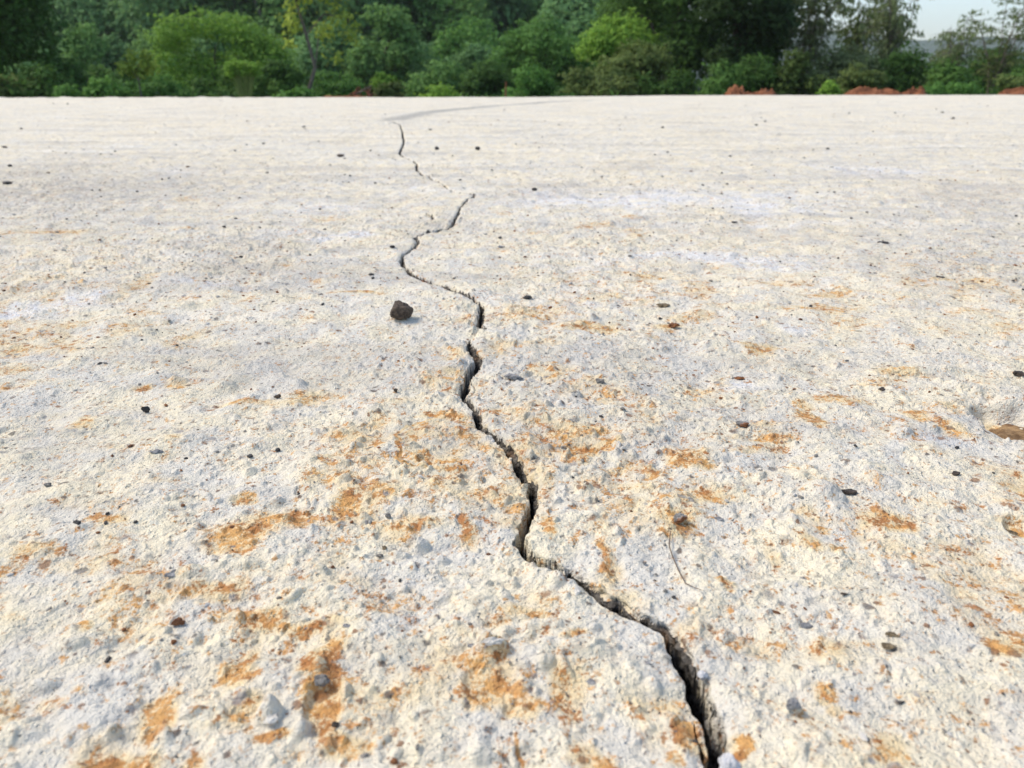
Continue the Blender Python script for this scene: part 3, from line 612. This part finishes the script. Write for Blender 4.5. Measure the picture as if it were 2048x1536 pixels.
for k, (px, Y, w_, tp_, mt, lab) in enumerate([
 (1330, 17.2, .8, 120, M_DARK, 'dark shrub at the foot of the tall dark tree, left of the soil heaps'), (1425, 16.6, .75, 95, M_DARK, 'dark shrub directly behind the flat left strip of red soil'),
 (1510, 17.0, .7, 90, M_DARK, 'dark shrub directly behind the rounded and low red soil heaps'), (1225, 17.0, .7, 128, M_OLIVE, 'olive shrub low in front of the big dark clump, left part'),
 (60, 15.0, .8, 110, M_DARK, 'dark shrub under the large dark tree at the left edge'), (-20, 14.5, .7, 120, M_OLIVE, 'olive dark shrub in the left bottom corner of the trees'), (130, 17, .7, 85, M_DARK, 'dark tall shrub at the right side of the large dark left tree'),
 (1590, 24, 1.1, 84, M_DARK, 'dark back shrub behind the bright shrub with reddish leaves'), (1690, 25, 1.3, 78, M_MID, 'green back shrub behind the grey-green bushy shrub'), (1790, 24, 1.2, 84, M_OLIVE, 'olive back shrub behind the dark green shrub'),
 (1865, 24, 1.2, 80, M_DARK, 'dark back shrub left behind the small feathery tree'), (1955, 24, 1.0, 94, M_MID, 'green back shrub right behind the small feathery tree'), (2045, 25, 1.2, 84, M_DARK, 'dark back shrub behind the rounded tree at the right end')]):
    plant('shrub', lab, 'shrub', px, Y, w_, hgt(tp_, Y), 5200, .09, mt, 0, 14, 300 + k)
# filler of low weeds, uncountable
rng = np.random.default_rng(70); n = 26000
X = rng.uniform(-16, 16, n); Yv = rng.uniform(15, 34, n); Z = hill_h(X.astype(np.float32), Yv.astype(np.float32)) + rng.random(n) * (.25 + .5 * (vn(X.astype(np.float32), Yv.astype(np.float32), 1.7, 71) > 0))
V, F = leaf_quads(np.stack([X, Yv, Z], 1), rng.normal(size=(n, 3)) * [.5, .5, 1], rng.normal(size=(n, 3)), rng.uniform(.08, .24, n), rng.uniform(.03, .09, n))
u = np_mesh('undergrowth', V, F, M_DARK, attrs=dict(tone=np.repeat(rng.random(n), 4))); tag(u, 'low green undergrowth between the bushes beyond the slab', 'undergrowth', kind='stuff')

# ------------------------------------------------------------------ red soil mounds beyond the edge
M_SOIL = soil_material('red_soil', (.22, .085, .042), (.38, .165, .085), (.13, .055, .03), 14)
def mound(label, px, Y, wpx, top, seed, name='soil_mound', cat='soil mound', cell=.16):
    x, y, z = G(px, Y); w = wpx / 2 * Y * CP / FPX; ht = at(px, top, Y)[2] - z
    vis = ht - (at(px, 190, Y)[2] - z); n = 80; u = np.linspace(-1.8, 1.8, n); U, Vv = np.meshgrid(u, u); r = np.hypot(U, Vv)
    xx = (x + U * w).astype(np.float32); yy = (y + Vv * max(w * .6, .25)).astype(np.float32)
    r = r + .13 * vn(xx, yy, w * .5, seed + 4)
    top_ = np.clip(1 - r ** 2.6, 0, 1) ** .55
    Z = (ht - vis) * sstep(1.75, .98, r) + vis * top_ * (.95 + .45 * vn(xx, yy, w * .55, seed) + .18 * vn(xx, yy, cell * .5, seed + 1)) + .16 * vis * vn(xx, yy, cell * .2, seed + 2) * top_
    ix = np.arange(n * n).reshape(n, n)
    o = np_mesh(name, np.stack([U * w, Vv * max(w * .6, .25), Z - .1], 2).reshape(-1, 3), np.stack([ix[:-1, :-1], ix[:-1, 1:], ix[1:, 1:], ix[1:, :-1]], 2).reshape(-1, 4), M_SOIL, smooth=True)
    o.location = (x, y, z); return tag(o, label, cat)
mound('flat left strip of red soil at the foot of the very dark tree', 1425, 13, 84, 179, 200)
mound('tall knob of red soil, highest of those by the very dark tree', 1474, 13, 48, 163, 203)
mound('low red soil heap between the tall knob and the rounded heap', 1510, 13.2, 54, 171, 206)
mound('rounded red soil heap nearest the bright shrub with reddish leaves', 1538, 13, 40, 167, 209)
mound('wide bank of red soil left of the round red heap, behind the slab edge', 1755, 13, 140, 165, 212)
mound('round red heap at the right end of the wide bank of red soil', 1835, 12.8, 56, 166, 215)
mound('red soil mound at the right end of the view', 2052, 12.8, 100, 164, 218)
mound('flat scatter of red soil under the roots left of the lime bush', 690, 12, 130, 178, 221)
mound('small bump of red soil behind the left part of the slab edge', 304, 12, 36, 184, 224)
# dead roots
root = empty('dead_roots', G(728, 13)); tag(root, 'reddish dead roots and branch lying behind the slab edge', 'roots')
rng = np.random.default_rng(31); P_ = []
hb = hgt(190, 13)
for i in range(16):
    a = rng.uniform(-.38, .22); b = rng.uniform(-.2, .2); z1 = hb + rng.uniform(.06, .22)
    P_.append(([(a, b, hb - .25), (a * .7 + rng.normal() * .03, b, (hb + z1) / 2), (a * .4 + rng.normal() * .06, b * .5, z1)], [.016, .012, .005]))
tv, tf = tubes(P_, 5); np_mesh('root_mass', tv, tf, bark_material('red_root', (.13, .05, .03), (.24, .10, .06)), root, smooth=True)
tv, tf = tubes([([(-.35, 0, hb - .1), (-.12, 0, hb + .08), (.12, .02, hb + .2)], [.02, .016, .007])], 6); np_mesh('branch', tv, tf, BARK, root, smooth=True)
x, y, z = G(1011, 14); hb = hgt(190, 14)
tv, tf = tubes([([(0, 0, 0), (0, 0, hb), (.01, 0, hgt(163, 14))], [.012, .012, .010])], 8)
o = np_mesh('wooden_stake', tv, tf, bark_material('red_stake', (.2, .07, .04), (.3, .11, .06))); o.location = (x, y, z); tag(o, 'thin reddish stake standing behind the slab edge near the middle', 'stake')

# ------------------------------------------------------------------ stones on the slab
def hull_stone(name, seed, sx, sy, sz, mat, angular=.5, n=26, sub=2, parent=None, flat=False, amp=.22):
    rnd = random.Random(seed); bm = bmesh.new()
    for i in range(n):
        v = Vector((rnd.gauss(0, 1), rnd.gauss(0, 1), rnd.gauss(0, 1))).normalized() * rnd.uniform(1 - .45 * angular, 1)
        if flat: v.z = max(-.5, min(.5, v.z)) * 1.6
        bm.verts.new((v.x, v.y, v.z))
    r = bmesh.ops.convex_hull(bm, input=bm.verts)
    bmesh.ops.delete(bm, geom=[e for e in r['geom_interior'] if isinstance(e, bmesh.types.BMVert)], context='VERTS')
    for k in range(sub): bmesh.ops.subdivide_edges(bm, edges=bm.edges, cuts=1, use_grid_fill=True, smooth=.35 * (1 - angular))
    bmesh.ops.triangulate(bm, faces=bm.faces)
    for v in bm.verts:
        v.co += v.co.normalized() * amp * (mnoise.noise(v.co * 2.6 + Vector((seed, 0, 0))) + .6 * mnoise.noise(v.co * 6 + Vector((seed, 3, 0))))
        v.co = Vector((v.co.x * sx, v.co.y * sy, v.co.z * sz))
    me = bpy.data.meshes.new(name); bm.to_mesh(me); bm.free(); me.materials.append(mat)
    return link(bpy.data.objects.new(name, me), parent)
SM = dict(
 umber=stone_material('stone_umber', (.040, .028, .020), (.13, .095, .068), 300, .7, .35),
 dark=stone_material('stone_dark_brown', (.030, .022, .016), (.085, .062, .045), 300, .6, .4),
 black=stone_material('stone_black', (.012, .012, .013), (.05, .048, .047), 400, .5, .45),
 grey=stone_material('stone_grey', (.17, .17, .175), (.34, .34, .34), 350),
 blue=stone_material('stone_blue_grey', (.10, .095, .09), (.30, .285, .26), 350),
 pale=stone_material('stone_pale', (.44, .42, .38), (.70, .67, .60), 220),
 white=stone_material('stone_whitish', (.48, .48, .49), (.74, .73, .72), 300, .7, .35, (.28, .28, .30), .60),
 rust=stone_material('stone_rust', (.10, .04, .018), (.26, .11, .045), 300),
 olive=stone_material('stone_olive_brown', (.10, .075, .045), (.26, .20, .12), 250),
 tan=stone_material('stone_tan', (.13, .075, .035), (.34, .22, .11), 160, .85, .2, (.12, .06, .03), .6),
 greyrust=stone_material('stone_grey_and_rust', (.15, .14, .13), (.36, .35, .33), 300, .8, .3, (.24, .10, .04), .54))
# column, row of its foot, width px, height/width, depth/width, material, sink, flat?, angular, name, category, label
ST = [
 (800,640,46,.92,.9,'umber',.02,0,.05,'stone','stone','largest loose stone, dark brown and roundish, left of the crack'),
 (1056,590,20,.55,.8,'black',.1,0,.7,'pebble','pebble','small dark two-lobed pebble right of the crack bend, level with the large stone'),
 (288,817,20,.95,.8,'black',.05,0,.9,'stone_chip','stone chip','black angular chip on the left, standing on a rusty spot'),
 (1026,755,42,.5,.9,'grey',.3,0,.8,'stone','stone','light grey bumpy stone set in the slab right of the crack'),
 (790,780,13,.8,.8,'dark',.1,0,.8,'pebble','pebble','small dark pebble left of where the crack bends outwards'),
 (1200,768,24,.6,.9,'blue',.25,0,.7,'stone','stone','bluish grey stone with rust at its right side'),
 (1487,856,32,.45,.9,'greyrust',.15,0,.6,'stone','stone','grey stone chip with a rusty rim right of the paired rust patches'),
 (1699,992,34,.30,.6,'dark',.1,1,.4,'flat_pebble','pebble','dark brown flat oval pebble in the right half'),
 (1480,750,26,.28,.5,'rust',.0,1,.8,'bark_chip','bark chip','reddish brown pointed chip right of the middle'),
 (1766,780,18,.40,.9,'dark',.0,1,.8,'bark_chip','bark chip','small dark brown chip leaning near the faint rust arc'),
 (1767,489,24,.20,.5,'black',.0,1,.5,'twig_bit','twig bit','dark stick-like bit on the right, further off than all other stick-like bits'),
 (1470,446,14,.35,.7,'black',.0,1,.6,'stone_chip','stone chip','small dark flat chip lying on the pale bluish patch on the right'),
 (1884,550,22,.20,.5,'black',.0,1,.5,'twig_bit','twig bit','thin dark stick-like bit amid the brown streaks at far right'),
 (1330,608,32,.30,.8,'olive',.15,0,.6,'stone','stone','brown stone sunk in the slab above the rust-red clod'),
 (1350,652,30,.42,.8,'rust',.1,0,.8,'soil_clod','soil clod','rust-red crumbly clod of soil right of the crack'),
 (351,1245,32,.62,.8,'rust',.0,0,.8,'soil_clod','soil clod','dark reddish crumbly clod on the bare pale area at lower left'),
 (640,1364,34,.75,.9,'blue',.1,0,.6,'stone','stone','blue-grey stone lying in the long rust patch at lower left'),
 (668,1442,18,.8,.8,'dark',.15,0,.6,'pebble','pebble','dark purplish pebble in the lower part of the long rust patch'),
 (943,1291,20,.55,.8,'grey',.05,0,.7,'stone_chip','stone chip','grey chip with a light top left of the whitish lump'),
 (982,1311,50,.42,.7,'pale',.42,0,.8,'concrete_lump','lump','whitish lump at the top of the large rust patch'),
 (537,1440,42,.42,.8,'pale',.42,0,.8,'concrete_lump','lump','whitish lump at lower left between two rust patches'),
 (152,1052,20,.7,.8,'black',.05,0,.8,'stone_chip','stone chip','blackish chip on the left below the grey ridge'),
 (775,1028,14,.95,.9,'blue',.05,0,.7,'pebble','pebble','small blue-grey pebble left of the crack among rust patches'),
 (1362,1045,34,.65,.9,'greyrust',.2,0,.5,'stone','stone','grey pitted stone in the brown rust patch above the curved hair'),
 (1690,1192,16,.9,.7,'dark',.0,0,.9,'bark_chip','bark chip','small dark brown curled fleck right of the hair'),
 (1616,1246,28,.35,.6,'grey',.0,1,.5,'stone_chip','stone chip','grey crescent chip with dark top at lower right'),
 (1788,1277,32,.18,.5,'olive',.0,1,.7,'bark_chip','bark chip','olive-brown thin sliver at lower right'),
 (1782,1296,32,.35,.8,'olive',.2,1,.4,'stone','stone','brown flat stone just below the olive-brown sliver'),
 (1590,1424,34,.80,.8,'grey',.2,0,.6,'stone','stone','grey pointed stone right of the wide end of the crack'),
 (1409,1343,24,.9,.9,'white',.1,0,.3,'pebble','pebble','pale round pebble perched on the right lip of the crack'),
 (1464,1532,52,.95,.9,'white',.1,0,.5,'pebble','pebble','white rounded pebble at the crack mouth on the bottom edge'),
 (497,906,14,.6,.8,'black',.0,0,.7,'pebble','pebble','tiny black pebble, left one of two near the rust speckles on the left'),
 (552,889,14,.6,.8,'black',.0,0,.7,'pebble','pebble','tiny dark pebble up and right of the tiny black one'),
 (1915,953,18,.45,.8,'dark',.0,1,.6,'pebble','pebble','small dark flat pebble at right below the large recess'),
 (1918,890,12,.5,.8,'black',.0,0,.6,'pebble','pebble','tiny black pebble between the large recess and the flat pebble'),
 (553,790,16,.8,.8,'dark',.0,0,.9,'stone_chip','stone chip','dark upright chip at the right end of a rust streak on the left'),
 (757,1103,16,.6,.8,'blue',.0,0,.7,'stone_chip','stone chip','dark grey chip standing just left of a brown one'),
 (768,1093,12,1.0,.8,'olive',.0,0,.7,'stone_chip','stone chip','brown chip standing just right of a dark grey one'),
 (1155,1190,14,.6,2.4,'pale',.0,1,.6,'stone_chip','stone chip','long white splinter just below the crack where it runs diagonally'),
 (12,373,22,.30,.6,'black',.0,1,.5,'stone_chip','stone chip','long dark chip at the left edge, in the grey weathered patch'),
 (18,335,11,.6,.8,'black',.0,0,.6,'pebble','pebble','dark pebble at the left edge just above the long dark chip'),
 (8,297,12,.4,.8,'black',.0,1,.6,'pebble','pebble','dark flat pebble at the left edge, second above the long dark chip'),
 (680,315,16,.5,.8,'dark',.0,0,.6,'pebble','pebble','dark pebble far left of the thin upper crack'),
 (873,301,11,.9,.8,'black',.0,0,.6,'pebble','pebble','small black pebble far off, left one of the two right of the thin upper crack'),
 (955,302,12,.7,.8,'black',.0,0,.6,'pebble','pebble','small black pebble far off, right one of the two right of the thin upper crack'),
 (1069,381,12,.7,.8,'black',.0,0,.6,'pebble','pebble','small dark pebble right of the sharp bend of the upper crack'),
 (1000,491,14,.45,.8,'grey',.0,0,.6,'pebble','pebble','small grey pebble right of the crack below its sharp bend'),
 (784,495,12,.6,.8,'black',.0,0,.6,'pebble','pebble','small dark pebble left of the loop in the crack'),
 (742,546,12,.5,.8,'black',.0,0,.6,'pebble','pebble','small dark pebble left of the crack between its loop and the large stone'),
 (2030,1056,38,.5,.9,'olive',.25,0,.4,'stone','stone','grey-brown sunken stone at the right edge below the large recess'),
 (2044,750,30,.35,.8,'dark',.1,1,.6,'stone','stone','dark brown stone at the right edge above the large recess'),
 (1098,1140,10,.7,.8,'blue',.0,0,.8,'stone_chip','stone chip','tiny blue-grey chip just above the diagonal run of the crack'),
 (1290,1122,12,.5,.8,'blue',.0,0,.8,'stone_chip','stone chip','tiny bluish chip left of the hair'),
 (1314,1138,10,.5,.8,'blue',.0,0,.8,'stone_chip','stone chip','tiny bluish chip nearest to the left of the hair'),
 (90,967,16,.7,.8,'blue',.1,0,.7,'stone_chip','stone chip','small slate blue chip at left above the blackish chip'),
 (690,1250,22,.5,.8,'grey',.4,0,.8,'stone','stone','grey half-sunk stone above the long rust patch'),
 (340,1150,40,.35,.7,'grey',.4,0,.8,'stone','stone','grey half-sunk stone left above the reddish crumbly clod'),
 (1300,1318,22,.45,.8,'grey',.4,0,.8,'stone','stone','grey half-sunk stone left of the widening crack'),
 (1185,1362,24,.45,.8,'grey',.4,0,.8,'stone','stone','grey half-sunk stone right of the large rust patch'),
 (1440,1035,24,.4,.8,'grey',.4,0,.8,'stone','stone','grey half-sunk stone right of the grey pitted stone'),
 (310,905,34,.3,.7,'grey',.4,0,.8,'stone','stone','flat grey sunken stone on the left below the black angular chip'),
]
for i, (px, py, wp, hr, dr, mt, sink, flat, ang, nm, cat, lab) in enumerate(ST):
    x, y = gnd(px, py); k = pxs(x, y); sx = wp * k / 2; sz = sx * hr; sy = sx * dr
    y += sy * .8; sx *= 1.06
    o = hull_stone(nm, i * 7 + 3, sx, sy, sz, SM[mt], min(1, ang + .15), 26 if ang < .75 else 14, 3 if wp > 30 else 2, flat=bool(flat), amp=.12 if i == 0 else .22)
    o.location = (x, y, hz(x, y) + sz * (.80 - 1.5 * sink)); o.rotation_euler = (0, 0, (-.5 if nm in ('bark_chip', 'twig_bit') else 0) + random.Random(i).uniform(-.2, .2)); tag(o, lab, cat)
# stone lying in the recess at the right edge, with its own fissure
x, y = gnd(2052, 850); o = hull_stone('stone', 991, .0135, .012, .0060, SM['tan'], .5, 30, 3)
o.scale = (1.45, 1.3, .62); y += .008
o.location = (x + .002, y, hz(x, y) + .0002); tag(o, 'broad brown stone sunk in the recess at the right edge', 'stone')
# hair
pts = [gnd(*p) for p in ((1341,1060),(1339,1085),(1345,1110),(1358,1135),(1372,1158),(1390,1175),(1402,1186))]
P_ = [(x, y, hz(x, y) + .0010 + .0008 * math.sin(i * 1.3)) for i, (x, y) in enumerate(pts)]
tv, tf = tubes([(P_, [.00022, .00024, .00024, .00022, .0002, .00015, .0001])], 6)
s = NT('hair_fibre'); o = np_mesh('hair', tv, tf, s.done(s.bsdf(s.mix(s.noise(s.obj(), 200, 2), (.10, .07, .05), (.22, .17, .12)), .5)), smooth=True); tag(o, 'single curved dark hair below the grey pitted stone', 'hair')
# small dark pebbles of the far part: counted ones share one label
FAR = [(608,257),(637,283),(43,258),(135,208),(230,303),(470,303),(527,288),(660,330),(1163,338),(1262,371),(1335,308),(1310,312),(1460,316),(1503,333),(1523,236),(1512,251),(1530,243),(1698,228),(1790,228),(1885,226),(1906,238),(1627,300),(1655,300),(1608,318),
 (1325,258),(1443,388),(1443,350),(1425,418),(1445,418),(1463,416),(1495,420),(1945,334),(1575,440),(1833,416),(1668,389),(1634,388),(1755,474),(1985,478),(2032,432),(1900,484),(1800,472),(162,443),(134,443),(317,408),(200,384),(185,384),(275,385),(202,395),(338,361),
 (393,407),(372,511),(6,437),(620,507),(690,477),(650,460),(560,445),(1000,473),(1196,462),(1300,466),(1200,388),(1230,330),(700,352),(750,365),(480,398),(520,455),(1100,520),(1180,540),(760,430),(640,420),(860,262),(920,360),(1740,560),(1950,500),(1655,530),(1560,520),(1410,500)]
M_SPECK = stone_material('speck_stone', (.07, .068, .06), (.22, .21, .19), 300)
sp = [hull_stone('pebble', 500 + k, 1, 1, .75, M_SPECK, .6, 14, 1) for k in range(4)]
for i, (px, py) in enumerate(FAR):
    o = sp[i] if i < 4 else sp[i % 4].copy()
    if i >= 4: COL.objects.link(o)
    x, y = gnd(px, py); k = pxs(x, y) * random.Random(i).uniform(2.4, 5.0) * (1 if y > .8 else .8); o.scale = (k, k * .8, k * .7); o.location = (x, y, hz(x, y) + k * .35); o.rotation_euler = (0, 0, i)
    tag(o, 'tiny dark pebble on the pale far part of the slab', 'pebble', 'tiny pebbles strewn on the far slab')
# grit: past counting
ico_v = np.array([(0, .526, .851), (0, -.526, .851), (0, .526, -.851), (0, -.526, -.851), (.526, .851, 0), (-.526, .851, 0), (.526, -.851, 0), (-.526, -.851, 0), (.851, 0, .526), (.851, 0, -.526), (-.851, 0, .526), (-.851, 0, -.526)])
ico_f = np.array([(0, 1, 8), (0, 8, 4), (0, 4, 5), (0, 5, 10), (0, 10, 1), (1, 6, 8), (8, 6, 9), (8, 9, 4), (4, 9, 2), (4, 2, 5), (5, 2, 11), (5, 11, 10), (10, 11, 7), (10, 7, 1), (1, 7, 6), (3, 2, 9), (3, 9, 6), (3, 6, 7), (3, 7, 11), (3, 11, 2)])
rng = np.random.default_rng(77)
def strew(n, y0, y1, s0, s1):
    y = rng.uniform(y0, y1, n) ** 1.0; x = rng.uniform(-1.3, 1.3, n) * np.maximum(.25, y * .9)
    s = s0 + (s1 - s0) * rng.random(n) ** 3
    keep = vn(x.astype(np.float32), y.astype(np.float32), .16, 201) > rng.uniform(-.9, .7, n); return x[keep], y[keep], s[keep]
parts = [strew(4200, .1, .75, .00022, .0010), strew(5200, .5, 1.6, .0004, .0016), strew(2200, 1.2, 4.0, .0008, .0028), strew(900, 3, 8.8, .0015, .005)]
gx, gy_, gs = (np.concatenate([p[i] for p in parts]) for i in range(3))
cf = crack_field(gx[None].astype(np.float32), gy_[None].astype(np.float32))[0]; k = cf < -.0003; gx, gy_, gs = gx[k], gy_[k], gs[k]
gz = slab_h(gx[None], gy_[None])[0]; n = len(gx)
th = rng.uniform(0, 6.28, n); c, s_ = np.cos(th), np.sin(th)
B = ico_v[None] * (1 + rng.normal(size=(n, 12, 1)) * .22) * np.stack([rng.uniform(.8, 1.7, n), rng.uniform(.7, 1.1, n), rng.uniform(.5, .9, n)], 1)[:, None, :] * gs[:, None, None]
Bx = B[..., 0] * c[:, None] - B[..., 1] * s_[:, None]; By = B[..., 0] * s_[:, None] + B[..., 1] * c[:, None]
V = np.stack([Bx + gx[:, None], By + gy_[:, None], B[..., 2] + (gz + gs * .3)[:, None]], 2).reshape(-1, 3)
F = (ico_f[None] + (np.arange(n) * 12)[:, None, None]).reshape(-1, 3)
s = NT('grit'); t = s.attr('tone'); r_ = s.n('ValToRGB'); s.set(r_.inputs[0], t); el = r_.color_ramp.elements
r_.color_ramp.interpolation = 'CONSTANT'
el[0].color = (.06, .055, .05, 1); el[1].position = .2; el[1].color = (.22, .205, .18, 1)
for p, cc in ((.45, (.38, .365, .33, 1)), (.62, (.20, .085, .035, 1)), (.76, (.50, .48, .44, 1)), (.9, (.13, .06, .03, 1))): e = el.new(p); e.color = cc
o = np_mesh('grit', V, F, s.done(s.bsdf(r_.outputs[0], .85)), attrs=dict(tone=np.repeat(rng.random(n), 12))); tag(o, 'sand grains and grit strewn over the concrete', 'grit', kind='stuff')

# ------------------------------------------------------------------ haze
bm = bmesh.new(); bmesh.ops.create_cube(bm, size=1.0)
for v in bm.verts: v.co = Vector((v.co.x * 4200 + 300, v.co.y * 1800 + 780, (v.co.z + .5) * 116 - 8))
me = bpy.data.meshes.new('haze'); bm.to_mesh(me); bm.free(); hz_o = link(bpy.data.objects.new('haze', me))
m = bpy.data.materials.new('air_haze'); m.use_nodes = True; t = m.node_tree; t.nodes.clear(); oo = t.nodes.new('ShaderNodeOutputMaterial'); pv = t.nodes.new('ShaderNodeVolumePrincipled')
pv.inputs['Color'].default_value = (.90, .96, 1, 1); pv.inputs['Density'].default_value = .00042; pv.inputs['Anisotropy'].default_value = .2
t.links.new(pv.outputs[0], oo.inputs['Volume']); me.materials.append(m); tag(hz_o, 'thin pale blue haze in the air over the hills', 'haze', kind='stuff')
